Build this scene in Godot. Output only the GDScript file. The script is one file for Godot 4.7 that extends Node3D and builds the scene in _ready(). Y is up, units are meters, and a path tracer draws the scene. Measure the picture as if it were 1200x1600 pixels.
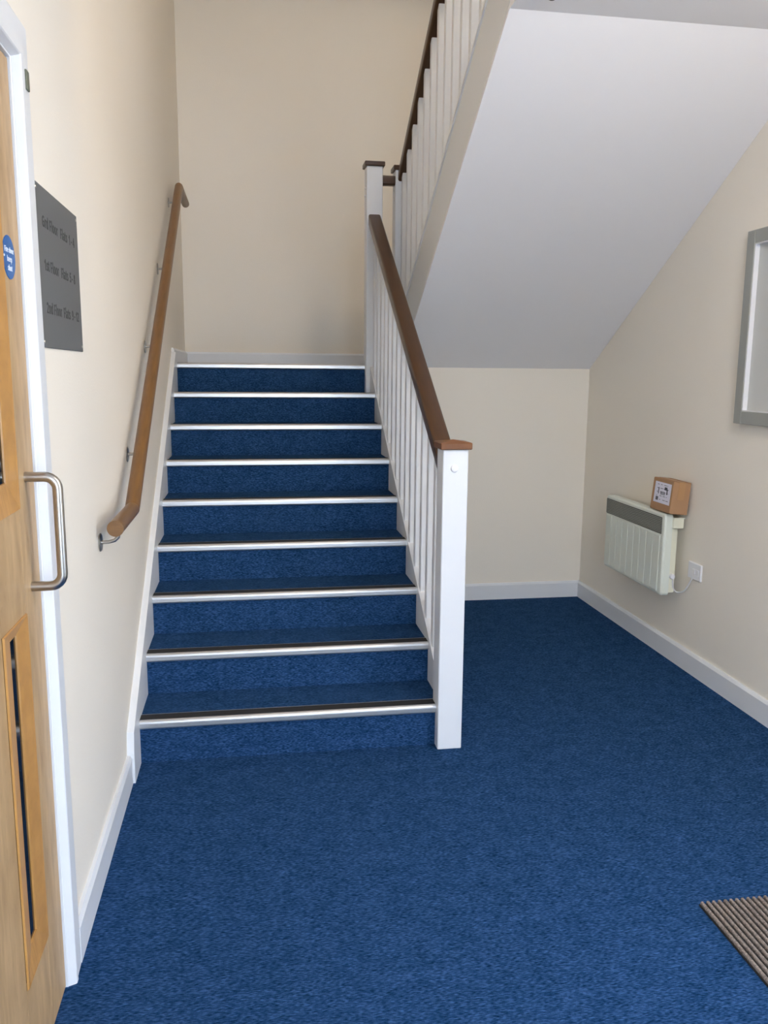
extends Node3D
# An entrance hall: carpeted stair up to a half landing, a second flight back over the hall.
# x to the right, y up, stairs climb towards -z. Metres.

const RISE := 0.1561
const GO := 0.2479
const PITCH := 0.6297          # RISE / GO
const XW := -0.035             # face of the left wall
const XR := 2.388              # face of the right wall
const ZB := -1.923             # wall under the landing
const ZL := -2.91              # wall behind the landing
const ZF := 3.75               # front wall, behind the camera
const LAND := 1.405            # landing level
const FIRST := 2.81            # first floor level
const CEIL := 2.527            # hall ceiling
const TOP := 5.25              # ceiling over the stairwell

var M := {}
var taken := {}
var rng := RandomNumberGenerator.new()


func _ready():
	rng.seed = 77
	# ---- camera
	var cam := Camera3D.new()
	cam.name = "camera"
	var yaw := 0.1593
	var pitch := 0.1682
	var roll := 0.0083
	var fwd := Vector3(sin(yaw) * cos(pitch), -sin(pitch), -cos(yaw) * cos(pitch))
	var right := Vector3(cos(yaw), 0, sin(yaw))
	var up := right.cross(fwd)
	var r2 := right * cos(roll) + up * sin(roll)
	var u2 := up * cos(roll) - right * sin(roll)
	cam.transform = Transform3D(Basis(r2, u2, -fwd), Vector3(0.396, 1.3641, 2.7942))
	cam.keep_aspect = Camera3D.KEEP_HEIGHT
	cam.fov = rad_to_deg(2.0 * atan(800.0 / 1284.7))
	cam.near = 0.02
	add_child(cam)
	cam.current = true
	# ---- sky and exposure
	var we := WorldEnvironment.new()
	we.name = "world_environment"
	var env := Environment.new()
	env.background_mode = Environment.BG_SKY
	var sm := ProceduralSkyMaterial.new()
	sm.sky_top_color = Color(0.60, 0.71, 0.88)
	sm.sky_horizon_color = Color(0.86, 0.905, 0.95)
	sm.ground_horizon_color = Color(0.55, 0.56, 0.56)
	sm.ground_bottom_color = Color(0.4, 0.4, 0.4)
	sm.sky_curve = 0.3
	sm.sky_energy_multiplier = 1.0
	sm.energy_multiplier = 1.0
	var sky := Sky.new()
	sky.sky_material = sm
	env.sky = sky
	env.background_energy_multiplier = 6.0
	env.ambient_light_source = Environment.AMBIENT_SOURCE_SKY
	env.tonemap_mode = Environment.TONE_MAPPER_LINEAR
	env.tonemap_exposure = 2.65
	env.sdfgi_enabled = true
	env.ssao_enabled = true
	env.ssil_enabled = true
	we.environment = env
	add_child(we)

	make_materials()
	build_shell()
	build_lamp()
	build_stairs()
	build_balustrades()
	build_door()
	build_wall_things()
	build_heater()
	build_floor_things()


# ------------------------------------------------------------------ materials
func mat(key: String, col: Color, rough: float, metal := 0.0) -> StandardMaterial3D:
	var m := StandardMaterial3D.new()
	m.resource_name = key
	m.albedo_color = col
	m.roughness = rough
	m.metallic = metal
	M[key] = m
	return m


func img_tex(w: int, h: int, bytes: PackedByteArray) -> ImageTexture:
	var im := Image.create_from_data(w, h, false, Image.FORMAT_RGB8, bytes)
	im.generate_mipmaps()
	return ImageTexture.create_from_image(im)


func carpet_texture() -> Array:
	var n := 1024
	var f2 := FastNoiseLite.new()
	f2.seed = 9
	f2.frequency = 0.012
	f2.fractal_octaves = 4
	var b := f2.get_seamless_image(n, n, false, false, 0.1)
	b.convert(Image.FORMAT_L8)
	var db := b.get_data()
	# short flecks lying mostly along u: white noise smeared along the row, a little across
	var w := PackedFloat32Array()
	w.resize(n * n)
	for i in n * n:
		w[i] = rng.randf() - 0.5
	var h := PackedFloat32Array()
	h.resize(n * n)
	for y in n:
		var row := y * n
		var acc := 0.0
		for x in range(-3, 3):
			acc += w[row + posmod(x, n)]
		for x in n:
			acc += w[row + (x + 3) % n]
			h[row + x] = acc
			acc -= w[row + posmod(x - 3, n)]
	var out := PackedByteArray()
	var hgt := PackedByteArray()
	out.resize(n * n * 3)
	hgt.resize(n * n * 3)
	for i in n * n:
		var up := h[(i + n) % (n * n)]
		var v := (h[i] + up * 0.6) * 0.36 + w[i] * 0.22 + (db[i] / 255.0 - 0.5) * 0.35
		var k := clampf(0.7 + v * 0.29, 0.25, 1.0)
		out[i * 3] = int(clampf(0.7 + v * 0.45, 0.2, 1.0) * 255.0)
		out[i * 3 + 1] = int(k * 255.0)
		out[i * 3 + 2] = int(minf(1.0, k * 0.9 + 0.08) * 255.0)
		var hh := int(clampf(0.5 + v * 0.6, 0, 1) * 255.0)
		hgt[i * 3] = hh
		hgt[i * 3 + 1] = hh
		hgt[i * 3 + 2] = hh
	return [img_tex(n, n, out), img_tex(n, n, hgt)]


func tuft_texture() -> ImageTexture:
	# short loops of pile, light and dark
	var n := 128
	var out := PackedByteArray()
	out.resize(n * n * 3)
	for y in n:
		var k := 0.8
		for x in n:
			if x % 2 == 0:
				k = 0.62 + rng.randf() * 0.38
			var at := (x * n + y) * 3
			out[at] = int(k * 255.0)
			out[at + 1] = int(k * 250.0)
			out[at + 2] = int(k * 246.0)
	return img_tex(n, n, out)


func wood_texture(across: bool) -> ImageTexture:
	# grain runs along u, or along v when across is set
	var n := 512
	var f := FastNoiseLite.new()
	f.seed = 31
	f.frequency = 0.03
	f.fractal_octaves = 4
	var g := FastNoiseLite.new()
	g.seed = 12
	g.frequency = 0.2
	var out := PackedByteArray()
	out.resize(n * n * 3)
	for y in n:
		for x in n:
			var u := x if not across else y
			var v := y if not across else x
			var ang := TAU * u / float(n)
			var cu := cos(ang) * 14.0
			var su := sin(ang) * 14.0
			var av := TAU * v / float(n)
			var grain := f.get_noise_3d(cu, su, 230.0 * absf(sin(av * 0.5)) + 40.0 * sin(av))
			var pores := g.get_noise_3d(cu * 0.7, su * 0.7, 120.0 * absf(sin(av * 0.5)) + 30.0 * sin(av))
			var k := clampf(0.9 + grain * 0.11 - maxf(0.0, pores - 0.3) * 0.18, 0.0, 1.0)
			var at := (y * n + x) * 3
			out[at] = int(k * 255.0)
			out[at + 1] = int(pow(k, 1.12) * 255.0)
			out[at + 2] = int(pow(k, 1.3) * 255.0)
	return img_tex(n, n, out)


func make_materials():
	var wallm := mat("cream_paint", Color(0.955, 0.921, 0.862), 0.75)
	var nt := NoiseTexture2D.new()
	var fn := FastNoiseLite.new()
	fn.frequency = 0.09
	fn.seed = 3
	nt.noise = fn
	nt.width = 256
	nt.height = 256
	nt.seamless = true
	wallm.heightmap_enabled = true
	wallm.heightmap_texture = nt
	wallm.heightmap_scale = 0.03
	wallm.uv1_triplanar = true
	wallm.uv1_world_triplanar = true
	wallm.uv1_scale = Vector3(5, 5, 5)
	mat("white_ceiling", Color(0.96, 0.952, 0.952), 0.85)
	mat("white_gloss", Color(0.90, 0.905, 0.91), 0.35)
	var c := carpet_texture()
	var cm := mat("blue_carpet", Color(0.228, 0.392, 0.585), 1.0)
	cm.albedo_texture = c[0]
	cm.heightmap_enabled = true
	cm.heightmap_texture = c[1]
	cm.heightmap_scale = 0.15
	cm.uv1_triplanar = true
	cm.uv1_world_triplanar = true
	cm.uv1_scale = Vector3(0.85, 0.85, 0.85)
	cm.metallic_specular = 0.1
	var wl := wood_texture(false)
	var wa := wood_texture(true)
	for d in [["oak_door", Color(0.80, 0.665, 0.485), 0.45, wa, 2.2], ["oak_bead", Color(0.82, 0.61, 0.34), 0.35, wa, 4.0], ["oak_rail", Color(0.52, 0.37, 0.21), 0.32, wl, 3.0], ["dark_rail", Color(0.335, 0.222, 0.12), 0.30, wl, 3.0], ["cap_wood", Color(0.54, 0.35, 0.21), 0.35, wl, 5.0]]:
		var m := mat(d[0], d[1], d[2])
		m.albedo_texture = d[3]
		m.uv1_triplanar = true
		m.uv1_scale = Vector3(d[4], d[4], d[4])
	mat("aluminium", Color(0.83, 0.83, 0.83), 0.36, 0.85)
	mat("black_insert", Color(0.12, 0.115, 0.115), 0.85)
	mat("steel", Color(0.72, 0.70, 0.67), 0.28, 1.0)
	mat("sign_grey", Color(0.42, 0.425, 0.43), 0.5, 0.2)
	mat("sign_letter", Color(0.22, 0.22, 0.225), 0.6)
	mat("disc_blue", Color(0.04, 0.35, 0.62), 0.4)
	mat("disc_white", Color(0.93, 0.95, 0.97), 0.5)
	mat("dark_glass", Color(0.035, 0.04, 0.045), 0.08)
	mat("heater_white", Color(0.87, 0.885, 0.835), 0.42)
	mat("heater_cream", Color(0.90, 0.89, 0.80), 0.45)
	mat("grille_grey", Color(0.56, 0.565, 0.53), 0.55)
	mat("grille_dark", Color(0.2, 0.2, 0.19), 0.7)
	mat("plastic_white", Color(0.92, 0.915, 0.92), 0.3)
	mat("cardboard", Color(0.68, 0.52, 0.38), 0.85)
	mat("cardboard_tape", Color(0.70, 0.53, 0.36), 0.4)
	mat("board_alu", Color(0.66, 0.665, 0.64), 0.45, 0.35)
	mat("board_panel", Color(0.80, 0.80, 0.78), 0.6)
	var mr := mat("mat_rib", Color(0.66, 0.61, 0.57), 0.95)
	mr.albedo_texture = tuft_texture()
	mr.uv1_triplanar = true
	mr.uv1_world_triplanar = true
	mr.uv1_scale = Vector3(4, 4, 4)
	mat("mat_base", Color(0.09, 0.085, 0.08), 0.95)
	mat("plate_green", Color(0.42, 0.43, 0.36), 0.5)
	mat("dark_plastic", Color(0.05, 0.05, 0.055), 0.4)
	mat("frame_grey", Color(0.82, 0.83, 0.84), 0.4)
	mat("paving", Color(0.88, 0.86, 0.82), 0.9)
	var gl := mat("clear_glass", Color(0.95, 0.98, 0.98, 0.06), 0.0)
	gl.transparency = BaseMaterial3D.TRANSPARENCY_ALPHA


# ------------------------------------------------------------------ mesh helpers
func mb() -> SurfaceTool:
	var st := SurfaceTool.new()
	st.begin(Mesh.PRIMITIVE_TRIANGLES)
	return st


func tri(st: SurfaceTool, a: Vector3, b: Vector3, c: Vector3, n: Vector3, na = null, nb = null, nc = null):
	# front faces run clockwise
	var flip := (b - a).cross(c - a).dot(n) > 0.0
	var vs := [[a, na], [c, nc], [b, nb]] if flip else [[a, na], [b, nb], [c, nc]]
	for v in vs:
		var nn: Vector3 = v[1] if v[1] != null else n
		st.set_normal(nn)
		st.set_uv(Vector2(v[0].x + v[0].z, v[0].y))
		st.add_vertex(v[0])


func quad(st: SurfaceTool, a: Vector3, b: Vector3, c: Vector3, d: Vector3, n: Vector3):
	tri(st, a, b, c, n)
	tri(st, a, c, d, n)


# box with chamfered edges between two corners
func bx(st: SurfaceTool, lo: Vector3, hi: Vector3, ch := 0.002, xf := Transform3D()):
	var c := (lo + hi) * 0.5
	var h := (hi - lo).abs() * 0.5
	var k := minf(ch, minf(h.x, minf(h.y, h.z)) * 0.9)
	var P := func(s: Vector3, ax: int) -> Vector3:
		var v := Vector3(s.x * (h.x - k), s.y * (h.y - k), s.z * (h.z - k))
		v[ax] = s[ax] * h[ax]
		return xf * (c + v)
	for ax in 3:
		var u := (ax + 1) % 3
		var w := (ax + 2) % 3
		for s in [-1.0, 1.0]:
			var n := Vector3.ZERO
			n[ax] = s
			var q := []
			for e in [[-1, -1], [1, -1], [1, 1], [-1, 1]]:
				var sv := Vector3.ZERO
				sv[ax] = s
				sv[u] = e[0]
				sv[w] = e[1]
				q.append(P.call(sv, ax))
			quad(st, q[0], q[1], q[2], q[3], xf.basis * n)
		if k <= 0.0:
			continue
		for s in [-1.0, 1.0]:
			for t in [-1.0, 1.0]:
				# edge along ax between faces u (s) and w (t)
				var e0 := Vector3.ZERO
				e0[u] = s
				e0[w] = t
				var a := e0
				var b := e0
				a[ax] = -1
				b[ax] = 1
				quad(st, P.call(a, u), P.call(b, u), P.call(b, w), P.call(a, w), (xf.basis * e0).normalized())
	if k > 0.0:
		for sx in [-1.0, 1.0]:
			for sy in [-1.0, 1.0]:
				for sz in [-1.0, 1.0]:
					var s3 := Vector3(sx, sy, sz)
					tri(st, P.call(s3, 0), P.call(s3, 1), P.call(s3, 2), (xf.basis * s3).normalized())


# polygon in the (z, y) plane extruded along x
func prism_x(st: SurfaceTool, poly: PackedVector2Array, x0: float, x1: float):
	var p := poly
	if Geometry2D.is_polygon_clockwise(p):
		p = p.duplicate()
		p.reverse()
	var idx := Geometry2D.triangulate_polygon(p)
	for side in [[x0, -1.0], [x1, 1.0]]:
		for i in range(0, idx.size(), 3):
			var a := p[idx[i]]
			var b := p[idx[i + 1]]
			var c := p[idx[i + 2]]
			tri(st, Vector3(side[0], a.y, a.x), Vector3(side[0], b.y, b.x), Vector3(side[0], c.y, c.x), Vector3(side[1], 0, 0))
	for i in p.size():
		var a := p[i]
		var b := p[(i + 1) % p.size()]
		var e := (b - a).normalized()
		var n := Vector3(0, -e.x, e.y)     # outward of an anticlockwise polygon in (z, y)
		quad(st, Vector3(x0, a.y, a.x), Vector3(x1, a.y, a.x), Vector3(x1, b.y, b.x), Vector3(x0, b.y, b.x), n)


# general extrusion: poly points are o + u*x + v*y, swept along d
func extrude(st: SurfaceTool, poly: PackedVector2Array, o: Vector3, u: Vector3, v: Vector3, d: Vector3, smooth := false):
	var p := poly
	if Geometry2D.is_polygon_clockwise(p):
		p = p.duplicate()
		p.reverse()
	var idx := Geometry2D.triangulate_polygon(p)
	var nd := d.normalized()
	for i in range(0, idx.size(), 3):
		var a := o + u * p[idx[i]].x + v * p[idx[i]].y
		var b := o + u * p[idx[i + 1]].x + v * p[idx[i + 1]].y
		var c := o + u * p[idx[i + 2]].x + v * p[idx[i + 2]].y
		tri(st, a, b, c, -nd)
		tri(st, a + d, b + d, c + d, nd)
	var m := p.size()
	for i in m:
		var a2 := p[i]
		var b2 := p[(i + 1) % m]
		var e := (b2 - a2).normalized()
		var n := (u * e.y - v * e.x).normalized()
		var a := o + u * a2.x + v * a2.y
		var b := o + u * b2.x + v * b2.y
		if smooth:
			var ep := (a2 - p[(i + m - 1) % m]).normalized()
			var en := (p[(i + 2) % m] - b2).normalized()
			var na := ((u * ep.y - v * ep.x) + n).normalized()
			var nb := ((u * en.y - v * en.x) + n).normalized()
			tri(st, a, b, b + d, n, na, nb, nb)
			tri(st, a, b + d, a + d, n, na, nb, na)
		else:
			quad(st, a, b, b + d, a + d, n)


func tube(st: SurfaceTool, path: Array, r: float, sides := 16, caps := true):
	var rings := []
	var ref := Vector3(0.31, 0.2, 0.93).normalized()
	for i in path.size():
		var p: Vector3 = path[i]
		var d0: Vector3 = (path[i] - path[maxi(i - 1, 0)])
		var d1: Vector3 = (path[mini(i + 1, path.size() - 1)] - path[i])
		var t := (d0.normalized() + d1.normalized()).normalized()
		var k := 1.0
		if d0.length() > 0 and d1.length() > 0:
			k = 1.0 / maxf(0.5, t.dot(d0.normalized()))
		var a := t.cross(ref).normalized()
		var b := t.cross(a).normalized()
		# mitre: widen in the plane of the bend
		var bend := d1.normalized() - d0.normalized()
		var bn := bend.normalized() if bend.length() > 1e-4 else Vector3.ZERO
		var ring := []
		for s in sides:
			var an := TAU * s / sides
			var off := a * cos(an) + b * sin(an)
			var pos := off + bn * (off.dot(bn) * (k - 1.0))
			ring.append([p + pos * r, off])
		rings.append(ring)
	for i in rings.size() - 1:
		for s in sides:
			var t2 := (s + 1) % sides
			var q = [rings[i][s], rings[i][t2], rings[i + 1][t2], rings[i + 1][s]]
			var n: Vector3 = q[0][1] + q[1][1]
			tri(st, q[0][0], q[1][0], q[2][0], n, q[0][1], q[1][1], q[2][1])
			tri(st, q[0][0], q[2][0], q[3][0], n, q[0][1], q[2][1], q[3][1])
	if caps:
		for e in [0, rings.size() - 1]:
			var other: Vector3 = path[1] if e == 0 else path[path.size() - 2]
			var nn: Vector3 = (path[e] - other).normalized()
			for s in sides:
				tri(st, path[e], rings[e][s][0], rings[e][(s + 1) % sides][0], nn)


# profile: array of Vector2(radius, height) along axis
func lathe(st: SurfaceTool, o: Vector3, axis: Vector3, prof: Array, sides := 24):
	var a := axis.cross(Vector3(0.3, 0.9, 0.2)).normalized()
	var b := axis.cross(a).normalized()
	for i in prof.size() - 1:
		var p: Vector2 = prof[i]
		var q: Vector2 = prof[i + 1]
		var sl := (q - p).normalized()
		for s in sides:
			var r0 := a * cos(TAU * s / sides) + b * sin(TAU * s / sides)
			var r1 := a * cos(TAU * (s + 1) / sides) + b * sin(TAU * (s + 1) / sides)
			var n0 := (r0 * sl.y - axis * sl.x).normalized()
			var n1 := (r1 * sl.y - axis * sl.x).normalized()
			var A := o + r0 * p.x + axis * p.y
			var B := o + r1 * p.x + axis * p.y
			var C := o + r1 * q.x + axis * q.y
			var D := o + r0 * q.x + axis * q.y
			if p.x > 1e-6:
				tri(st, A, B, C, n0 + n1, n0, n1, n1)
			if q.x > 1e-6:
				tri(st, A, C, D, n0 + n1, n0, n1, n0)


func numbered(called: String) -> String:
	if not taken.has(called):
		taken[called] = 0
		return called
	taken[called] += 1
	return "%s_%03d" % [called, taken[called]]


func obj(called: String, st: SurfaceTool, m: String, parent: Node = null, at := Vector3.ZERO) -> MeshInstance3D:
	var o := MeshInstance3D.new()
	o.name = called if parent else numbered(called)
	o.mesh = st.commit()
	o.material_override = M[m]
	o.position = at
	(parent if parent else self).add_child(o, true)
	return o


func share(called: String, mesh: Mesh, m: String, parent: Node, xf: Transform3D) -> MeshInstance3D:
	var o := MeshInstance3D.new()
	o.name = called
	o.mesh = mesh
	o.material_override = M[m]
	o.transform = xf
	parent.add_child(o, true)
	return o


func thing(called: String, label: String, category: String, at := Vector3.ZERO, group := "") -> Node3D:
	var o := Node3D.new()
	o.name = numbered(called)
	o.position = at
	o.set_meta("label", label)
	o.set_meta("category", category)
	if group != "":
		o.set_meta("group", group)
	add_child(o)
	return o


func struct(called: String, st: SurfaceTool, m: String, label: String, category: String) -> MeshInstance3D:
	var o := obj(called, st, m)
	o.set_meta("kind", "structure")
	o.set_meta("label", label)
	o.set_meta("category", category)
	return o


# local box: corners given in world, mesh stored relative to a parent placed at `base`
func lbx(st: SurfaceTool, base: Vector3, lo: Vector3, hi: Vector3, ch := 0.002):
	bx(st, lo - base, hi - base, ch)


# ------------------------------------------------------------------ the shell
func build_shell():
	var st := mb()
	bx(st, Vector3(-0.2, -0.12, -2.05), Vector3(2.55, 0, ZF + 0.2), 0)
	struct("floor", st, "blue_carpet", "mottled blue carpet covering the whole hall floor", "floor")

	st = mb()   # left wall with the door opening
	bx(st, Vector3(-0.185, -0.12, ZL - 0.15), Vector3(XW, TOP + 0.2, 1.05), 0)
	bx(st, Vector3(-0.185, 1.955, 1.05), Vector3(XW, TOP + 0.2, 2.0), 0)
	bx(st, Vector3(-0.185, -0.12, 2.0), Vector3(XW, TOP + 0.2, ZF + 0.2), 0)
	struct("wall_left", st, "cream_paint", "tall cream wall on the left with the wooden handrail", "wall")

	st = mb()   # right wall with the entrance opening
	bx(st, Vector3(XR, -0.12, ZL - 0.15), Vector3(XR + 0.16, TOP + 0.2, 1.7), 0)
	bx(st, Vector3(XR, 2.15, 1.7), Vector3(XR + 0.16, TOP + 0.2, 2.55), 0)
	bx(st, Vector3(XR, -0.12, 2.55), Vector3(XR + 0.16, TOP + 0.2, ZF + 0.2), 0)
	struct("wall_right", st, "cream_paint", "cream wall on the right with the heater and notice board", "wall")

	st = mb()
	bx(st, Vector3(1.137, -0.12, ZB - 0.1), Vector3(XR, 1.394, ZB), 0)
	bx(st, Vector3(1.06, -0.12, ZB - 0.1), Vector3(1.137, 1.232, ZB), 0)
	struct("wall_back", st, "cream_paint", "low cream wall under the landing behind the newel post", "wall")

	st = mb()
	bx(st, Vector3(-0.185, 0, ZL - 0.15), Vector3(XR + 0.16, TOP + 0.2, ZL), 0)
	struct("wall_landing", st, "cream_paint", "tall cream wall behind the half landing at the stair head", "wall")

	st = mb()   # front wall behind the camera, windows on both floors
	var fx := [Vector2(0.05, 1.25), Vector2(0.9, 2.3)]
	var wy := [Vector2(0.12, 2.25), Vector2(3.7, 4.9)]
	for k in 2:      # storey by storey: pier, pier, below and above the opening
		var yb: float = [-0.12, FIRST - 0.2][k]
		var yt: float = [FIRST - 0.2, TOP + 0.2][k]
		bx(st, Vector3(-0.185, yb, ZF), Vector3(fx[k].x, yt, ZF + 0.2), 0)
		bx(st, Vector3(fx[k].y, yb, ZF), Vector3(XR + 0.16, yt, ZF + 0.2), 0)
		bx(st, Vector3(fx[k].x, yb, ZF), Vector3(fx[k].y, wy[k].x, ZF + 0.2), 0)
		bx(st, Vector3(fx[k].x, wy[k].y, ZF), Vector3(fx[k].y, yt, ZF + 0.2), 0)
	struct("wall_front", st, "cream_paint", "cream front wall behind the viewer with tall windows", "wall")
	for i in 2:
		window_unit(Vector3(fx[i].x, wy[i].x, ZF + 0.1), Vector3(fx[i].y, wy[i].y, ZF + 0.1), "white framed %s window in the front wall" % ["ground floor", "first floor"][i], 0)
	window_unit(Vector3(XR + 0.08, 0.0, 1.7), Vector3(XR + 0.08, 2.15, 2.55), "glazed entrance doors in the right wall beside the mat", 1)

	st = mb()   # hall ceiling: the first floor slab
	bx(st, Vector3(1.243, CEIL, 0.0), Vector3(XR, FIRST - 0.01, ZF), 0)
	bx(st, Vector3(XW, CEIL, 0.55), Vector3(1.243, FIRST - 0.01, ZF), 0)
	struct("ceiling", st, "white_ceiling", "flat white ceiling over the hall beyond the upper flight", "ceiling")
	st = mb()
	bx(st, Vector3(1.243, FIRST - 0.01, 0.02), Vector3(XR, FIRST, ZF), 0)
	bx(st, Vector3(XW, FIRST - 0.01, 0.57), Vector3(1.243, FIRST, ZF), 0)
	struct("floor", st, "blue_carpet", "blue carpet on the first floor above the hall", "floor")
	st = mb()
	bx(st, Vector3(-0.185, TOP, ZL - 0.15), Vector3(XR + 0.16, TOP + 0.2, ZF + 0.2), 0)
	struct("ceiling", st, "white_ceiling", "high white ceiling above the stairwell", "ceiling")

	st = mb()   # half landing
	bx(st, Vector3(XW, 1.23, ZL), Vector3(XR, LAND, -1.995), 0)
	struct("floor", st, "blue_carpet", "carpeted half landing at the head of the lower flight", "floor")

	# lower ceiling over the half landing, above the frame
	st = mb()
	bx(st, Vector3(XW, 4.03, ZL), Vector3(XR, 4.21, -1.983), 0)
	struct("ceiling", st, "white_ceiling", "white lower ceiling high above the half landing", "ceiling")

	# skirtings
	st = mb()
	skirt(st, Vector3(XW, 0, 0.13), Vector3(XW, 0, 0.99), Vector3(1, 0, 0), 0.1)
	struct("baseboard_left", st, "white_gloss", "white skirting board between door frame and stair string", "skirting")
	st = mb()
	skirt(st, Vector3(1.112, 0, ZB), Vector3(XR, 0, ZB), Vector3(0, 0, 1), 0.1)
	struct("baseboard_back", st, "white_gloss", "white skirting board on the wall under the landing", "skirting")
	st = mb()
	skirt(st, Vector3(XR, 0, ZB), Vector3(XR, 0, 1.0), Vector3(-1, 0, 0), 0.1)
	struct("baseboard_right", st, "white_gloss", "white skirting board along the right wall below the heater", "skirting")
	st = mb()
	skirt(st, Vector3(XW, LAND, ZL), Vector3(XR, LAND, ZL), Vector3(0, 0, 1), 0.083)
	struct("baseboard_landing", st, "white_gloss", "white skirting board at the back of the half landing", "skirting")
	st = mb()
	skirt(st, Vector3(XW, LAND, ZL), Vector3(XW, LAND, -1.93), Vector3(1, 0, 0), 0.083)
	struct("baseboard_landing", st, "white_gloss", "short white skirting on the left of the half landing", "skirting")

	# closed side of the lower flight
	st = mb()
	prism_x(st, PackedVector2Array([Vector2(-0.06, 0), Vector2(-1.925, 0), Vector2(-1.925, 1.25), Vector2(-0.06, 0.075)]), 1.078, 1.104)
	struct("wall_stair", st, "cream_paint", "cream panel closing the side of the lower flight", "wall")

	st = mb()
	bx(st, Vector3(-30, -0.3, -20), Vector3(40, -0.13, 40), 0)
	struct("pavement", st, "paving", "pale paving outside the building", "pavement")


func skirt(st: SurfaceTool, a: Vector3, b: Vector3, out: Vector3, h: float):
	var t := 0.016
	extrude(st, PackedVector2Array([Vector2(0, 0), Vector2(t, 0), Vector2(t, h - 0.012), Vector2(t * 0.55, h), Vector2(0, h)]), a, out, Vector3.UP, b - a)


func window_unit(lo: Vector3, hi: Vector3, label: String, style: int):
	var root := Node3D.new()
	root.name = ["window_%d" % (1 if lo.y < 2 else 2), "door_2"][style]
	root.position = lo
	root.set_meta("label", label)
	root.set_meta("category", ["window", "door"][style])
	root.set_meta("kind", "structure")
	add_child(root)
	var along := Vector3(1, 0, 0) if style == 0 else Vector3(0, 0, 1)
	var deep := Vector3(0, 0, 1) if style == 0 else Vector3(1, 0, 0)
	var w := (hi - lo).dot(along)
	var h := hi.y - lo.y
	var f := 0.06
	var bar := func(called: String, u0: float, u1: float, y0: float, y1: float):
		var st := mb()
		bx(st, along * u0 + Vector3(0, y0, 0) - deep * 0.035, along * u1 + Vector3(0, y1, 0) + deep * 0.035, 0.004)
		obj(called, st, "frame_grey", root)
	bar.call("frame", 0.0, f, 0.0, h)
	bar.call("frame", w - f, w, 0.0, h)
	bar.call("frame", f, w - f, 0.0, f)
	bar.call("frame", f, w - f, h - f, h)
	bar.call("mullion", w * 0.5 - f * 0.5, w * 0.5 + f * 0.5, f, h - f)
	for s in 2:
		var st := mb()
		var u0 := f if s == 0 else w * 0.5 + f * 0.5
		var u1 := w * 0.5 - f * 0.5 if s == 0 else w - f
		bx(st, along * u0 + Vector3(0, f, 0) - deep * 0.004, along * u1 + Vector3(0, h - f, 0) + deep * 0.004, 0)
		obj("pane", st, "clear_glass", root)


# ------------------------------------------------------------------ stairs
func nosing_meshes(x0: float, x1: float) -> Array:
	# front of the nosing at z = 0, tread top at y = 0
	var al := mb()
	var prof := PackedVector2Array([Vector2(-0.064, 0.0), Vector2(-0.064, 0.003), Vector2(-0.060, 0.003), Vector2(-0.060, 0.001), Vector2(-0.013, 0.001), Vector2(-0.013, 0.004)])
	for i in 7:
		var an := PI / 2 * (1.0 - i / 6.0)
		prof.append(Vector2(-0.012 + 0.012 * cos(an), -0.008 + 0.012 * sin(an)))
	prof.append_array(PackedVector2Array([Vector2(0.0, -0.021), Vector2(-0.003, -0.026), Vector2(-0.009, -0.027), Vector2(-0.012, -0.025), Vector2(-0.012, 0.0)]))
	prism_x(al, prof, x0, x1)
	var ins := mb()
	bx(ins, Vector3(x0, 0.0005, -0.060), Vector3(x1, 0.0035, -0.013), 0.0005)
	return [al.commit(), ins.commit()]


func flight(root: Node3D, x0: float, x1: float, dir: float):
	# dir -1: climbs towards -z, +1: towards +z. Local origin at the first nosing, floor level.
	var nz := nosing_meshes(x0, x1)
	for i in range(1, 10):
		var st := mb()
		var zr := -0.014
		var deep := GO + 0.002 if i < 9 else 0.0
		var y0 := (i - 1) * RISE - (0.03 if i > 1 else 0.0)
		var y1 := i * RISE
		var tb := zr - (deep if i < 9 else 0.02)     # back of the tread board
		prism_x(st, PackedVector2Array([Vector2(zr, y0), Vector2(zr, y1), Vector2(tb, y1), Vector2(tb, y1 - 0.028), Vector2(zr - 0.018, y1 - 0.028), Vector2(zr - 0.018, y0)]), x0, x1)
		var step := MeshInstance3D.new()
		step.name = "step"
		step.mesh = st.commit()
		step.material_override = M["blue_carpet"]
		var tf := Transform3D(Basis(), Vector3(0, 0, -(i - 1) * GO))
		if dir > 0:
			tf = Transform3D(Basis(Vector3.UP, PI), Vector3(x0 + x1, 0, (i - 1) * GO))
		step.transform = tf
		root.add_child(step, true)
		share("nosing", nz[0], "aluminium", step, Transform3D(Basis(), Vector3(0, i * RISE, 0)))
		share("nosing_insert", nz[1], "black_insert", step, Transform3D(Basis(), Vector3(0, i * RISE, 0)))


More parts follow.
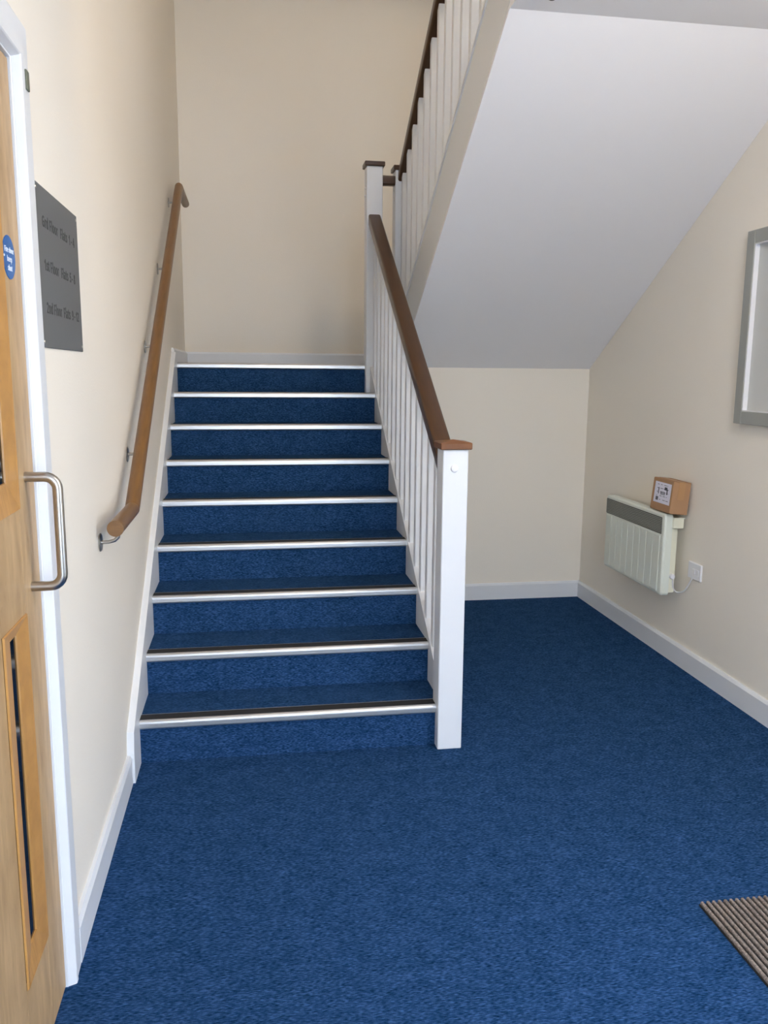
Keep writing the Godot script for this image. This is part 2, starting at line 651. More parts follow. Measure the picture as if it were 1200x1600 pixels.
func build_stairs():
	var lower := thing("staircase", "lower flight of nine blue carpeted steps with silver nosings", "staircase")
	flight(lower, -0.0115, 1.068, -1.0)
	var st := mb()   # string on the wall
	prism_x(st, PackedVector2Array([Vector2(0.133, 0), Vector2(0.133, 0.105), Vector2(0.12, 0.175), Vector2(-1.93, 0.25 + PITCH * 1.93), Vector2(-1.93, LAND), Vector2(-1.99, LAND), Vector2(-1.99, LAND - 0.2), Vector2(-0.35, 0)]), XW, -0.0115)
	obj("wall_string", st, "white_gloss", lower)
	st = mb()
	prism_x(st, PackedVector2Array([Vector2(-0.05, 0.0), Vector2(-0.05, 0.175 + PITCH * 0.05), Vector2(-1.945, 0.175 + PITCH * 1.945), Vector2(-1.945, -0.13 + PITCH * 1.945), Vector2(-0.21, 0.0)]), 1.068, 1.112)
	obj("outer_string", st, "white_gloss", lower)

	var upper := thing("staircase", "upper flight climbing back over the hall with white sloping soffit", "staircase", Vector3(0, LAND, -1.983))
	flight(upper, 1.276, XR - 0.002, 1.0)
	var b := Vector3(0, LAND, -1.983)
	st = mb()
	var sof := PackedVector2Array([Vector2(ZB, 1.394), Vector2(0.0, 2.527), Vector2(0.0, 2.55), Vector2(ZB, 1.414)])
	for i in sof.size():
		sof[i] -= Vector2(b.z, b.y)
	prism_x(st, sof, 1.2425, XR - 0.001)
	obj("soffit", st, "white_ceiling", upper)
	st = mb()
	var us := PackedVector2Array([Vector2(-1.945, 1.40), Vector2(0.0, 2.545), Vector2(0.0, 2.82), Vector2(-1.945, 1.653)])
	for i in us.size():
		us[i] -= Vector2(b.z, b.y)
	prism_x(st, us, 1.2415, 1.28)
	obj("outer_string", st, "white_gloss", upper)
	st = mb()   # capping along the top of the string
	var cp := PackedVector2Array([Vector2(-1.945, 1.648), Vector2(0.0, 2.815), Vector2(0.0, 2.829), Vector2(-1.945, 1.662)])
	for i in cp.size():
		cp[i] -= Vector2(b.z, b.y)
	prism_x(st, cp, 1.235, 1.286)
	obj("string_capping", st, "white_gloss", upper)


func cap_mesh(st: SurfaceTool, c: Vector3, w: float):
	# square cap with a shallow pyramid top
	var o := w * 0.5 + 0.011
	bx(st, c + Vector3(-o, 0, -o), c + Vector3(o, 0.024, o), 0.003)
	for e in [[1, 1, 1, -1], [1, -1, -1, -1], [-1, -1, -1, 1], [-1, 1, 1, 1]]:
		var k := o - 0.003
		tri(st, c + Vector3(e[0] * k, 0.024, e[1] * k), c + Vector3(e[2] * k, 0.024, e[3] * k), c + Vector3(0, 0.032, 0), Vector3(e[0] + e[2], 4, e[1] + e[3]).normalized())


func newel(root: Node3D, x0: float, zf: float, y0: float, y1: float, button: bool, m: String):
	var w := 0.09
	var b := Vector3(x0 + w / 2, y0, zf - w / 2)
	var st := mb()
	bx(st, Vector3(-w / 2, 0, -w / 2), Vector3(w / 2, y1 - y0, w / 2), 0.003)
	var o := obj("newel_post", st, "white_gloss", root, b - root.position)
	st = mb()
	cap_mesh(st, Vector3(0, y1 - y0, 0), w)
	obj("post_cap", st, m, o)
	if button:
		st = mb()
		lathe(st, Vector3(-0.004, y1 - y0 - 0.065, w / 2), Vector3(0, 0, 1), [Vector2(0.0135, -0.001), Vector2(0.0135, 0.003), Vector2(0.011, 0.0055), Vector2(0.006, 0.007), Vector2(0.0, 0.0075)])
		obj("bolt_cover", st, "plastic_white", o)
	else:
		for dy in [0.11, 0.15]:
			st = mb()
			lathe(st, Vector3(-w / 2, y1 - y0 - dy, 0.0), Vector3(-1, 0, 0), [Vector2(0.008, -0.001), Vector2(0.008, 0.003), Vector2(0.005, 0.006), Vector2(0.0, 0.0065)], 16)
			obj("bolt_cover", st, "plastic_white", o)


func rail_profile(w: float, h: float) -> PackedVector2Array:
	var p := PackedVector2Array()
	var r := 0.010
	for c in [[1, 1], [-1, 1], [-1, -1], [1, -1]]:
		var base := atan2(c[1], c[0]) - PI / 4
		for k in 4:
			var an := base + PI / 2 * k / 3.0
			p.append(Vector2(c[0] * (w / 2 - r) + r * cos(an), c[1] * (h / 2 - r) + r * sin(an)))
	return p


func sloped_rail(root: Node3D, called: String, xc: float, w: float, h: float, z0: float, z1: float, ytop0: float, slope: float, m: String):
	# rail whose top passes (z0, ytop0) and runs to z1 with the given dy/dz; local x runs along it so that the grain follows
	var dz := z1 - z0
	var along := Vector3(0, slope * dz, dz)
	var l := along.length()
	var ux := along / l
	var uz := Vector3(1, 0, 0) * (1.0 if dz < 0 else -1.0)
	var uy := uz.cross(ux)
	if uy.y < 0:
		uz = -uz
		uy = uz.cross(ux)
	var st := mb()
	# plumb ends: shear along x by local y
	var prof := rail_profile(w, h)
	extrude(st, prof, Vector3.ZERO, Vector3(0, 0, 1), Vector3(0, 1, 0), Vector3(l, 0, 0), true)
	var o := obj(called, st, m, root)
	o.transform = Transform3D(Basis(ux, uy, uz), Vector3(xc, ytop0, z0) - uy * h * 0.5 - root.position)


func balusters(root: Node3D, xc: float, zs: Array, lower: Callable, upper: Callable, slope: float):
	var w := 0.016
	var m := {}
	for z in zs:
		var y0: float = lower.call(z)
		var y1: float = upper.call(z)
		var st := mb()
		# square spindle whose ends are cut to the pitch
		var k := 0.0025
		var sect := PackedVector2Array([Vector2(-w + k, -w), Vector2(w - k, -w), Vector2(w, -w + k), Vector2(w, w - k), Vector2(w - k, w), Vector2(-w + k, w), Vector2(-w, w - k), Vector2(-w, -w + k)])
		var n := sect.size()
		for i in n:
			var a := sect[i]
			var b := sect[(i + 1) % n]
			var e := (b - a).normalized()
			quad(st, Vector3(a.x, a.y * slope, a.y), Vector3(b.x, b.y * slope, b.y), Vector3(b.x, y1 - y0 + b.y * slope, b.y), Vector3(a.x, y1 - y0 + a.y * slope, a.y), Vector3(e.y, 0, -e.x))
		for i in range(1, n - 1):
			for yy in [[0.0, -1.0], [y1 - y0, 1.0]]:
				tri(st, Vector3(sect[0].x, yy[0] + sect[0].y * slope, sect[0].y), Vector3(sect[i].x, yy[0] + sect[i].y * slope, sect[i].y), Vector3(sect[i + 1].x, yy[0] + sect[i + 1].y * slope, sect[i + 1].y), Vector3(0, yy[1], 0))
		if m.is_empty():
			m["mesh"] = st.commit()
		share("baluster", m["mesh"], "white_gloss", root, Transform3D(Basis(), Vector3(xc, y0, z) - root.position))


func build_balustrades():
	var low := thing("balustrade", "white spindled balustrade with brown handrail on the lower flight's right side", "balustrade", Vector3(1.09, 0, 0))
	newel(low, 1.0448, 0.0335, 0.0, 1.103, true, "cap_wood")
	newel(low, 1.0448, -1.94, LAND - 0.17, 2.485, false, "dark_rail")
	sloped_rail(low, "handrail", 1.09, 0.068, 0.055, -0.052, -1.945, 1.008 + PITCH * 0.052, -PITCH, "dark_rail")
	var zs := []
	for k in 14:
		zs.append(-0.228 - k * GO * 0.5)
	balusters(low, 1.09, zs, func(z): return 0.172 - PITCH * z, func(z): return 0.945 - PITCH * z, -PITCH)

	var upp := thing("balustrade", "white spindled balustrade with dark handrail on the upper flight", "balustrade", Vector3(1.256, LAND, -1.99))
	newel(upp, 1.209, -1.96, LAND, 2.475, false, "dark_rail")
	sloped_rail(upp, "handrail", 1.256, 0.064, 0.055, -2.0, 0.06, 3.665 - 0.605 * 2.0, 0.605, "dark_rail")
	zs = []
	for k in 14:
		zs.append(-1.921 + k * 0.142)
	balusters(upp, 1.256, zs, func(z): return 2.828 + 0.6 * z, func(z): return 3.605 + 0.605 * z, 0.6)
	var st := mb()   # short rail across the gap between the two newels
	extrude(st, rail_profile(0.055, 0.05), Vector3.ZERO, Vector3(0, 0, 1), Vector3(0, 1, 0), Vector3(0.08, 0, 0), true)
	obj("landing_rail", st, "dark_rail", upp, Vector3(1.1345, 2.42, -1.99) - upp.position)


# ------------------------------------------------------------------ door on the left
func build_door():
	var zi := 1.064          # inner edge of the frame
	var top := 1.936
	var far := 1.95          # other jamb, towards the viewer
	var st := mb()
	# architrave: moulded profile swept up, across and down (mitred)
	var prof := PackedVector2Array([Vector2(0.0, 0.0), Vector2(0.0, 0.003), Vector2(0.004, 0.013), Vector2(0.0055, 0.0165), Vector2(0.008, 0.0185), Vector2(0.020, 0.0185), Vector2(0.0225, 0.0165), Vector2(0.03, 0.016), Vector2(0.072, 0.0145), Vector2(0.078, 0.011), Vector2(0.078, 0.0)])
	# each profile point: distance out from the opening, height off the wall
	var n := prof.size()
	for i in n - 1:
		var a := prof[i]
		var b := prof[i + 1]
		var corners := func(p: Vector2) -> Array:
			var x := XW + p.y
			return [Vector3(x, 0, zi - p.x), Vector3(x, top + p.x, zi - p.x), Vector3(x, top + p.x, far + p.x), Vector3(x, 0, far + p.x)]
		var A: Array = corners.call(a)
		var B: Array = corners.call(b)
		var e := (b - a).normalized()
		var out := [Vector3(0, 0, -1), Vector3(0, 1, 0), Vector3(0, 0, 1)]
		for s in 3:
			var nn: Vector3 = Vector3(1, 0, 0) * e.x - out[s] * e.y
			quad(st, A[s], A[s + 1], B[s + 1], B[s], nn)
	var trim := struct("trim_1", st, "white_gloss", "white moulded frame around the oak door", "door frame")
	st = mb()   # lining of the opening, showing as a thin lip around the leaf
	bx(st, Vector3(-0.185, 0, 1.05), Vector3(-0.033, 1.955, 1.067), 0.001)
	bx(st, Vector3(-0.185, 0, far - 0.003), Vector3(-0.033, 1.955, 2.0), 0.001)
	bx(st, Vector3(-0.185, 1.933, 1.067), Vector3(-0.033, 1.955, far - 0.003), 0.001)
	bx(st, Vector3(-0.125, 0, 1.067), Vector3(-0.09, 1.933, 1.082), 0.001)
	bx(st, Vector3(-0.125, 0, far - 0.018), Vector3(-0.09, 1.933, far - 0.003), 0.001)
	bx(st, Vector3(-0.125, 1.918, 1.082), Vector3(-0.09, 1.933, far - 0.018), 0.001)
	obj("door_lining", st, "white_gloss", trim)

	var base := Vector3(-0.062, 0.006, 1.07)
	var door := Node3D.new()
	door.name = "door_1"
	door.position = base
	door.set_meta("kind", "structure")
	door.set_meta("label", "pale oak door with narrow glass strips and steel pull handle")
	door.set_meta("category", "door")
	add_child(door)
	# leaf as stiles and rails around the two vision strips, one mesh
	var xf := -0.038
	var xb := -0.082
	var z0 := 1.0695
	var z1 := far - 0.0065
	var y0 := 0.006
	var y1 := 1.930
	var lz0 := 1.19
	var lz1 := 1.345
	st = mb()
	lbx(st, base, Vector3(xb, y0, z0), Vector3(xf, y1, lz0), 0.0015)
	lbx(st, base, Vector3(xb, y0, lz1), Vector3(xf, y1, z1), 0.0015)
	lbx(st, base, Vector3(xb, y0, lz0), Vector3(xf, 0.22, lz1), 0)
	lbx(st, base, Vector3(xb, 0.905, lz0), Vector3(xf, 1.105, lz1), 0)
	lbx(st, base, Vector3(xb, 1.80, lz0), Vector3(xf, y1, lz1), 0)
	obj("leaf", st, "oak_door", door)
	for s in [[0.22, 0.905], [1.105, 1.80]]:
		st = mb()   # sloping bead around the strip, slightly proud at the outside
		var o := [Vector2(lz0, s[0]), Vector2(lz1, s[0]), Vector2(lz1, s[1]), Vector2(lz0, s[1])]
		var iz0 := lz0 + 0.060
		var iz1 := lz1 - 0.057
		var inn := [Vector2(iz0, s[0] + 0.06), Vector2(iz1, s[0] + 0.06), Vector2(iz1, s[1] - 0.025), Vector2(iz0, s[1] - 0.025)]
		for i in 4:
			var j := (i + 1) % 4
			var lev := [0.0005, 0.004, 0.003, -0.003, -0.012]
			var tt := [0.0, 0.04, 0.12, 0.96, 1.0]
			for k in 4:
				var P := func(a: Vector2, b: Vector2, t: float, l: float) -> Vector3:
					var q := a.lerp(b, t)
					return Vector3(xf + l, q.y, q.x) - base
				var a: Vector3 = P.call(o[i], inn[i], tt[k], lev[k])
				var b: Vector3 = P.call(o[j], inn[j], tt[k], lev[k])
				var c: Vector3 = P.call(o[j], inn[j], tt[k + 1], lev[k + 1])
				var d: Vector3 = P.call(o[i], inn[i], tt[k + 1], lev[k + 1])
				var nn := (b - a).cross(d - a).normalized()
				if nn.x < 0:
					nn = -nn
				quad(st, a, b, c, d, nn)
		obj("glazing_bead", st, "oak_bead", door)
		st = mb()
		lbx(st, base, Vector3(-0.064, s[0] + 0.001, lz0 + 0.001), Vector3(xf - 0.006, s[1] - 0.001, lz1 - 0.001), 0)
		obj("pane", st, "dark_glass", door)
	# D pull handle
	st = mb()
	var hz := 1.134
	var hx := 0.021
	var pts := [Vector3(xf, 1.160, hz)]
	var r := 0.024
	for k in 7:
		var an := PI / 2 * k / 6.0
		pts.append(Vector3(hx - r + r * sin(an), 1.160 - r + r * cos(an), hz))
	for k in 7:
		var an := PI / 2 * k / 6.0
		pts.append(Vector3(hx - r + r * cos(an), 0.943 + r - r * sin(an), hz))
	pts.append(Vector3(xf, 0.943, hz))
	for i in pts.size():
		pts[i] -= base
	tube(st, pts, 0.0098, 20)
	obj("handle", st, "steel", door)

	# blue disc stuck on the door
	var disc := thing("door_sign", "round blue sign with white lettering stuck high on the oak door", "sign", Vector3(xf, 1.566, 1.146))
	st = mb()
	lathe(st, Vector3.ZERO, Vector3(1, 0, 0), [Vector2(0.039, 0.0), Vector2(0.039, 0.001), Vector2(0.0382, 0.0014), Vector2(0.0, 0.0014)], 40)
	obj("disc", st, "disc_blue", disc)
	letters(disc, "Fire door", Vector3(0.0014, 0.0125, 0), 0.0135, "disc_white")
	letters(disc, "keep", Vector3(0.0014, -0.0035, 0), 0.0135, "disc_white")
	letters(disc, "shut", Vector3(0.0014, -0.0195, 0), 0.0135, "disc_white")
	st = mb()
	lathe(st, Vector3(0.0014, 0.0, 0.034), Vector3(1, 0, 0), [Vector2(0.0025, 0.0), Vector2(0.002, 0.001), Vector2(0.0, 0.0012)], 10)
	obj("fixing", st, "disc_white", disc)


func letters(root: Node3D, text: String, at: Vector3, size: float, m: String, align := HORIZONTAL_ALIGNMENT_CENTER) -> MeshInstance3D:
	# lettering that faces +x, standing on its baseline
	var tm := TextMesh.new()
	var f := SystemFont.new()
	f.font_names = PackedStringArray(["Droid Sans"])
	f.font_weight = 700
	tm.font = f
	tm.text = text
	tm.font_size = 32
	tm.pixel_size = size / 32.0
	tm.depth = 0.0006
	tm.curve_step = 2.0
	tm.horizontal_alignment = align
	tm.vertical_alignment = VERTICAL_ALIGNMENT_CENTER
	var o := MeshInstance3D.new()
	o.name = "lettering"
	o.mesh = tm
	o.material_override = M[m]
	o.transform = Transform3D(Basis(Vector3.UP, PI / 2), at)
	root.add_child(o, true)
	return o


# ------------------------------------------------------------------ things on the walls
func build_wall_things():
	# grey plate listing the flats
	var sgn := thing("directory_sign", "grey metal plate with three lines of lettering between door and handrail", "sign", Vector3(XW, 1.41, 0.7465))
	var st := mb()
	bx(st, Vector3(0, 0, -0.2085), Vector3(0.004, 0.334, 0.2085), 0.001)
	obj("plate", st, "sign_grey", sgn)
	letters(sgn, "Grd Floor   Flats  1 - 4", Vector3(0.004, 0.262, 0.158), 0.032, "sign_letter", HORIZONTAL_ALIGNMENT_LEFT)
	letters(sgn, "1st Floor   Flats  5 - 8", Vector3(0.004, 0.173, 0.158), 0.032, "sign_letter", HORIZONTAL_ALIGNMENT_LEFT)
	letters(sgn, "2nd Floor  Flats  9 - 12", Vector3(0.004, 0.084, 0.158), 0.032, "sign_letter", HORIZONTAL_ALIGNMENT_LEFT)
	for c in [[0.012, 0.196], [0.322, 0.196], [0.012, -0.196], [0.322, -0.196]]:
		st = mb()
		lathe(st, Vector3(0.004, c[0], c[1]), Vector3(1, 0, 0), [Vector2(0.004, 0.0), Vector2(0.003, 0.0012), Vector2(0.0, 0.0016)], 12)
		obj("screw", st, "steel", sgn)

	# small plate at the outer edge of the frame, near its top
	st = mb()
	bx(st, Vector3(0, -0.018, -0.010), Vector3(0.004, 0.018, 0.010), 0.001)
	var pl := obj("frame_plate", st, "plate_green", null, Vector3(XW + 0.0150, 1.910, 1.014))
	pl.set_meta("label", "tiny dark plate on the white door frame near its top corner")
	pl.set_meta("category", "plate")

	# round wooden handrail on brackets
	var rail := thing("wall_handrail", "round oak handrail on steel brackets along the left wall", "handrail", Vector3(XW, 0.93, 0.16))
	var rx := 0.019
	var path := [Vector3(rx, 0.934, 0.485), Vector3(rx, 0.934, 0.155), Vector3(rx, 0.934 + PITCH * 2.275, -2.12), Vector3(rx, 0.934 + PITCH * 2.275, -2.585)]
	var seg := [[0, 1], [1, 2], [2, 3]]
	# one mesh per straight length so that the grain runs along each
	for s in seg:
		var a: Vector3 = path[s[0]]
		var b: Vector3 = path[s[1]]
		var d := (b - a).normalized()
		var up := Vector3(1, 0, 0).cross(d).normalized()
		var bas := Basis(d, up, d.cross(up))
		st = mb()
		var R := 0.0225
		var ra := []
		var sides := 24
		# mitre angles at each end
		var m0 := 0.0
		var m1 := 0.0
		if s[0] > 0:
			var pd: Vector3 = (a - path[s[0] - 1]).normalized()
			m0 = tan((atan2(d.y, -d.z) - atan2(pd.y, -pd.z)) * 0.5)
		if s[1] < 3:
			var nd: Vector3 = (path[s[1] + 1] - b).normalized()
			m1 = tan((atan2(nd.y, -nd.z) - atan2(d.y, -d.z)) * 0.5)
		var l := a.distance_to(b)
		var sgnu := 1.0 if up.y > 0 else -1.0
		for k in sides:
			var an := TAU * k / sides
			var y := R * cos(an)
			var z := R * sin(an)
			ra.append([Vector3(m0 * y * sgnu, y, z), Vector3(l - m1 * y * sgnu, y, z), Vector3(0, cos(an), sin(an))])
		for k in sides:
			var p = ra[k]
			var q = ra[(k + 1) % sides]
			var nn: Vector3 = p[2] + q[2]
			tri(st, p[0], p[1], q[1], nn, p[2], p[2], q[2])
			tri(st, p[0], q[1], q[0], nn, p[2], q[2], q[2])
			tri(st, Vector3.ZERO, p[0], q[0], Vector3(-1, 0, 0))
			tri(st, Vector3(l, 0, 0), p[1], q[1], Vector3(1, 0, 0))
		var o := obj("rail", st, "oak_rail", rail)
		o.transform = Transform3D(bas, a - rail.position)
	var bz := [0.422, -0.154, -0.764, -1.366, -2.049]
	for z in bz:
		var yr: float = 0.934 + PITCH * (0.155 - z) if z < 0.155 else 0.934
		var py: float = yr - 0.052 if z < 0.155 else 0.884
		st = mb()
		var c := Vector3(XW, py, z) - rail.position
		lathe(st, c, Vector3(1, 0, 0), [Vector2(0.026, 0.0), Vector2(0.026, 0.003), Vector2(0.024, 0.0045), Vector2(0.0, 0.005)], 24)
		var plate := obj("bracket", st, "steel", rail)
		st = mb()
		var w := rx - XW
		tube(st, [c + Vector3(0.003, 0, 0), c + Vector3(w * 0.45, 0.001, 0), c + Vector3(w * 0.75, 0.005, 0), c + Vector3(w * 0.93, 0.014, 0), c + Vector3(w, yr - py - 0.019, 0)], 0.0052, 12)
		obj("bracket_arm", st, "steel", plate)

	# notice board on the right wall
	var nb := thing("notice_board", "grey aluminium framed notice board on the right wall", "notice board", Vector3(XR, 1.169, -0.348))
	var w := 1.02
	var h := 0.759
	var f := 0.052
	var dpt := 0.030
	for e in [[0, 0, f, h], [w - f, 0, w, h], [f, 0, w - f, f], [f, h - f, w - f, h]]:
		st = mb()
		bx(st, Vector3(-dpt, e[1], e[0]), Vector3(0, e[3], e[2]), 0.002)
		obj("frame", st, "board_alu", nb)
	st = mb()
	for e in [[f, f, f + 0.004, h - f], [w - f - 0.004, f, w - f, h - f], [f, f, w - f, f + 0.004], [f, h - f - 0.004, w - f, h - f]]:
		bx(st, Vector3(-dpt + 0.003, e[1], e[0]), Vector3(-0.006, e[3], e[2]), 0)
	obj("inner_lip", st, "plastic_white", nb)
	st = mb()
	bx(st, Vector3(-0.008, f, f), Vector3(0, h - f, w - f), 0)
	obj("panel", st, "board_panel", nb)

	# small round detector on the ceiling
	var det := thing("ceiling_sensor", "small round white sensor with dark centre on the hall ceiling", "sensor", Vector3(1.336, CEIL, 0.138))
	st = mb()
	lathe(st, Vector3.ZERO, Vector3(0, -1, 0), [Vector2(0.035, 0.0), Vector2(0.035, 0.005), Vector2(0.030, 0.010), Vector2(0.018, 0.011)])
	obj("body", st, "plastic_white", det)
	st = mb()
	lathe(st, Vector3(0, -0.010, 0), Vector3(0, -1, 0), [Vector2(0.018, 0.0), Vector2(0.015, 0.009), Vector2(0.008, 0.013), Vector2(0.0, 0.014)])
	obj("lens", st, "dark_plastic", det)


# ------------------------------------------------------------------ heater, parcel, outlet
func build_heater():
	var ht := thing("panel_heater", "white wall mounted panel heater with grey grille on the right wall", "heater", Vector3(2.33, 0.335, -1.02))
	var b := ht.position
	var zf := -1.345     # far end
	var zn := -0.702     # near end
	var y0 := 0.337
	var y1 := 0.727
	var xf := 2.276
	var st := mb()   # casing: rounded box built from a rounded outline in (z, y)
	var outl := PackedVector2Array()
	var r := 0.016
	for c in [[zn - r, y1 - r, 0.0], [zf + r, y1 - r, 90.0], [zf + r, y0 + r, 180.0], [zn - r, y0 + r, 270.0]]:
		for k in 5:
			var an := deg_to_rad(c[2] + 90.0 * k / 4.0)
			outl.append(Vector2(c[0] + r * cos(an), c[1] + r * sin(an)))
	var ring := func(inset: float, x: float) -> Array:
		var res := []
		var cc := Vector2((zn + zf) / 2, (y0 + y1) / 2)
		for p in outl:
			var d := p - cc
			var hw := (zn - zf) / 2
			var hh := (y1 - y0) / 2
			var q := Vector2(d.x * (hw - inset) / hw, d.y * (hh - inset) / hh) + cc
			res.append(Vector3(x, q.y, q.x) - b)
		return res
	var layers := [ring.call(0.010, xf), ring.call(0.004, xf + 0.0025), ring.call(0.0, xf + 0.010), ring.call(0.0, xf + 0.040)]
	for l in layers.size() - 1:
		for i in outl.size():
			var j := (i + 1) % outl.size()
			var A: Vector3 = layers[l][i]
			var B: Vector3 = layers[l][j]
			var C: Vector3 = layers[l + 1][j]
			var D: Vector3 = layers[l + 1][i]
			var n := (B - A).cross(D - A)
			if n.dot(A - (Vector3(2.33, 0.53, -1.02) - b)) < 0:
				n = -n
			quad(st, A, B, C, D, n.normalized())
	for i in range(1, outl.size() - 1):
		tri(st, layers[0][0], layers[0][i], layers[0][i + 1], Vector3(-1, 0, 0))
		tri(st, layers[3][0], layers[3][i], layers[3][i + 1], Vector3(1, 0, 0))
	obj("casing", st, "heater_white", ht)
	# fluted front: vertical panels
	var n := 9
	for i in n:
		var za := zf + 0.014 + (zn - zf - 0.045) * i / n
		var zb := zf + 0.014 + (zn - zf - 0.045) * (i + 1) / n
		st = mb()
		lbx(st, b, Vector3(xf - 0.0035, y0 + 0.016, za + 0.003), Vector3(xf + 0.001, 0.622, zb - 0.003), 0.003)
		obj("front_panel", st, "heater_white", ht)
	# grille
	st = mb()
	lbx(st, b, Vector3(xf - 0.001, 0.630, -1.335), Vector3(xf + 0.004, 0.708, -0.727), 0)
	var gr := obj("grille", st, "grille_dark", ht)
	for i in 9:
		st = mb()
		var yy := 0.634 + i * 0.0081
		lbx(st, b, Vector3(xf - 0.004, yy, -1.333), Vector3(xf - 0.0005, yy + 0.0058, -0.729), 0.001)
		obj("slat", st, "grille_grey", gr)
	st = mb()   # back casing and wall bracket
	lbx(st, b, Vector3(xf + 0.038, y0 + 0.01, zf + 0.02), Vector3(2.352, y1 - 0.05, zn - 0.012), 0.004)
	lbx(st, b, Vector3(2.352, 0.42, zf + 0.08), Vector3(XR, 0.66, zn - 0.10), 0.002)
	obj("back_casing", st, "heater_cream", ht)
	st = mb()
	lbx(st, b, Vector3(2.314, 0.660, zf + 0.01), Vector3(2.366, 0.708, zn + 0.012), 0.003)
	lbx(st, b, Vector3(2.314, 0.706, zf + 0.01), Vector3(2.370, 0.711, zn + 0.014), 0.001)
	obj("top_rail", st, "heater_cream", ht)
	st = mb()
	lathe(st, Vector3(2.334, 0.428, zn - 0.014) - b, Vector3(0, 0, 1), [Vector2(0.013, 0.0), Vector2(0.013, 0.012), Vector2(0.010, 0.018), Vector2(0.0, 0.019)])
	obj("control_knob", st, "plastic_white", ht)
	st = mb()
	var pts := []
	var ctl := [Vector3(2.336, 0.424, zn + 0.0), Vector3(2.345, 0.375, zn - 0.012), Vector3(2.362, 0.352, zn - 0.015), Vector3(2.376, 0.352, zn + 0.0), Vector3(2.380, 0.372, zn + 0.035), Vector3(2.380, 0.420, zn + 0.075), Vector3(2.380, 0.452, zn + 0.095)]
	var cv := Curve3D.new()
	for i in ctl.size():
		var t: Vector3 = (ctl[mini(i + 1, ctl.size() - 1)] - ctl[maxi(i - 1, 0)]) * 0.17
		cv.add_point(ctl[i] - b, -t, t)
	cv.bake_interval = 0.006
	for p in cv.get_baked_points():
		pts.append(p)
	tube(st, pts, 0.0035, 8)
	obj("power_cord", st, "plastic_white", ht)

	var sk := thing("wall_outlet", "small white fused outlet low on the right wall beside the heater", "outlet", Vector3(XR, 0.44, -0.595))
	st = mb()
	bx(st, Vector3(-0.010, 0, -0.055), Vector3(0, 0.078, 0.055), 0.003)
	obj("plate", st, "plastic_white", sk)
	st = mb()
	bx(st, Vector3(-0.013, 0.026, -0.012), Vector3(-0.009, 0.050, 0.010), 0.002)
	obj("switch", st, "plastic_white", sk)
	st = mb()
	bx(st, Vector3(-0.012, 0.024, 0.022), Vector3(-0.009, 0.052, 0.040), 0.001)
	obj("fuse_cover", st, "plastic_white", sk)

	# parcel on the heater
	var px := thing("parcel", "small brown cardboard box with white address label on the heater", "box", Vector3(2.324, 0.7295, -0.769))
	px.rotation = Vector3(0.0, 0.0, deg_to_rad(-5.0))   # leaning back against the wall side
	var bw := 0.044
	var bh := 0.150
	var bl := 0.095
	st = mb()
	bx(st, Vector3(-bw, 0, -bl), Vector3(bw, bh, bl), 0.0025)
	obj("carton", st, "cardboard", px)
	st = mb()
	bx(st, Vector3(-0.016, bh - 0.0005, -bl - 0.0006), Vector3(0.016, bh + 0.0006, bl + 0.0006), 0)
	bx(st, Vector3(-0.016, bh * 0.45, bl - 0.001), Vector3(0.016, bh + 0.0006, bl + 0.0006), 0)
	obj("tape", st, "cardboard_tape", px)
	var lm := mat("label_print", Color(1, 1, 1), 0.5)
	lm.albedo_texture = label_print()
	var lo := MeshInstance3D.new()
	lo.name = "address_label"
	st = mb()
	var hx := -bw - 0.001
	var qv := [Vector3(hx, 0.036, -0.070), Vector3(hx, 0.036, 0.083), Vector3(hx, 0.134, 0.083), Vector3(hx, 0.134, -0.070)]
	var quv := [Vector2(0, 1), Vector2(1, 1), Vector2(1, 0), Vector2(0, 0)]
	for k in [0, 2, 1, 0, 3, 2]:
		st.set_normal(Vector3(-1, 0, 0))
		st.set_uv(quv[k])
		st.add_vertex(qv[k])
	lo.mesh = st.commit()
	lo.material_override = lm
	lo.set_meta("label", "white printed label")
	px.add_child(lo, true)


func label_print() -> ImageTexture:
	# an address label seen too small to read: bars and short grey lines
	var im := Image.create(160, 112, false, Image.FORMAT_RGB8)
	im.fill(Color(0.90, 0.89, 0.93))
	var ink := Color(0.16, 0.15, 0.2)
	for i in 16:
		im.fill_rect(Rect2i(62 + (i * 3) % 44, 48, 1 + i % 2, 18), ink)
	for i in 20:
		var w := 6 + rng.randi() % 22
		im.fill_rect(Rect2i(24 + (i % 4) * 32, 12 + (i / 4) * 20, w, 3), ink.lightened(0.25))
	im.fill_rect(Rect2i(96, 22, 26, 16), ink)
	im.fill_rect(Rect2i(36, 30, 8, 34), ink.lightened(0.1))
	im.fill_rect(Rect2i(118, 30, 10, 30), ink)
	im.fill_rect(Rect2i(20, 80, 24, 20), ink.lightened(0.2))
	im.generate_mipmaps()
	return ImageTexture.create_from_image(im)


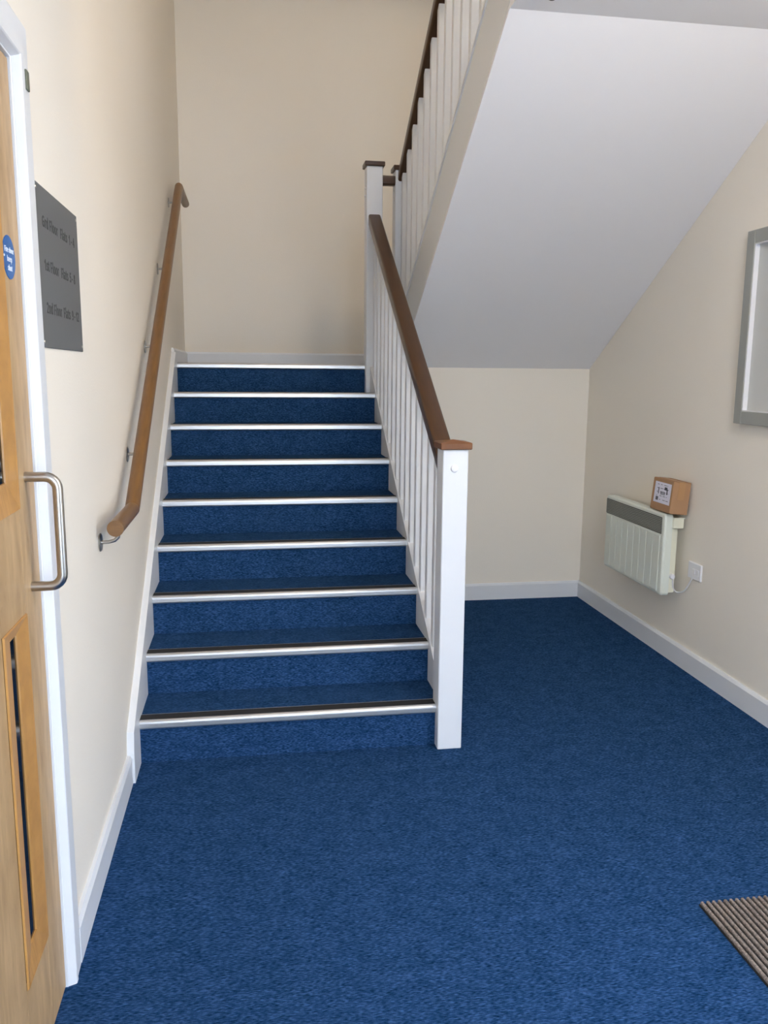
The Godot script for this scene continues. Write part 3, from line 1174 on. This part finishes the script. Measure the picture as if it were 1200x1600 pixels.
# ------------------------------------------------------------------ mat
func build_floor_things():
	var mt := thing("entrance_mat", "ribbed grey brown entrance mat at the edge of the blue carpet", "mat", Vector3(1.523, 0.0, 1.007))
	var w := XR - 0.02 - 1.523
	var l := 1.75
	var st := mb()
	bx(st, Vector3(0, 0, 0), Vector3(w, 0.004, l), 0.001)
	obj("backing", st, "mat_base", mt)
	var n := 52
	st = mb()
	extrude(st, PackedVector2Array([Vector2(-0.0043, 0.003), Vector2(0.0043, 0.003), Vector2(0.0040, 0.0095), Vector2(0.0022, 0.0115), Vector2(-0.0022, 0.0115), Vector2(-0.0040, 0.0095)]), Vector3.ZERO, Vector3(1, 0, 0), Vector3(0, 1, 0), Vector3(0, 0, l - 0.002))
	var rib := st.commit()
	for i in n:
		share("rib", rib, "mat_rib", mt, Transform3D(Basis(), Vector3(w * (i + 0.5) / n, 0, 0.001)))


# ------------------------------------------------------------------ lamp on the first floor, above the frame
func build_lamp():
	var gm := mat("lamp_glow", Color(1, 0.96, 0.9), 0.5)
	gm.emission_enabled = true
	gm.emission = Color(1.0, 0.94, 0.85)
	gm.emission_energy_multiplier = 1.2
	round_lamp("round ceiling lamp over the first floor at the head of the stairs", Vector3(1.75, TOP, 0.9), Color(1.0, 0.94, 0.86), 0.52)
	round_lamp("round ceiling lamp over the ground floor hall", Vector3(1.7, CEIL, 1.5), Color(1.0, 0.975, 0.95), 0.34)


func round_lamp(label: String, at: Vector3, col: Color, energy: float):
	var lp := thing("ceiling_lamp", label, "lamp", at)
	var st := mb()
	lathe(st, Vector3.ZERO, Vector3(0, -1, 0), [Vector2(0.19, 0.0), Vector2(0.19, 0.03), Vector2(0.18, 0.035)], 32)
	obj("base", st, "plastic_white", lp)
	st = mb()
	lathe(st, Vector3.ZERO, Vector3(0, -1, 0), [Vector2(0.18, 0.035), Vector2(0.17, 0.06), Vector2(0.10, 0.08), Vector2(0.0, 0.088)], 32)
	obj("diffuser", st, "lamp_glow", lp)
	var l := OmniLight3D.new()
	l.name = "lamp_light"
	l.light_color = col
	l.light_energy = energy
	l.light_size = 0.16
	l.omni_range = 12.0
	l.omni_attenuation = 2.0
	l.shadow_enabled = true
	l.position = Vector3(0, -0.26, 0)
	lp.add_child(l)
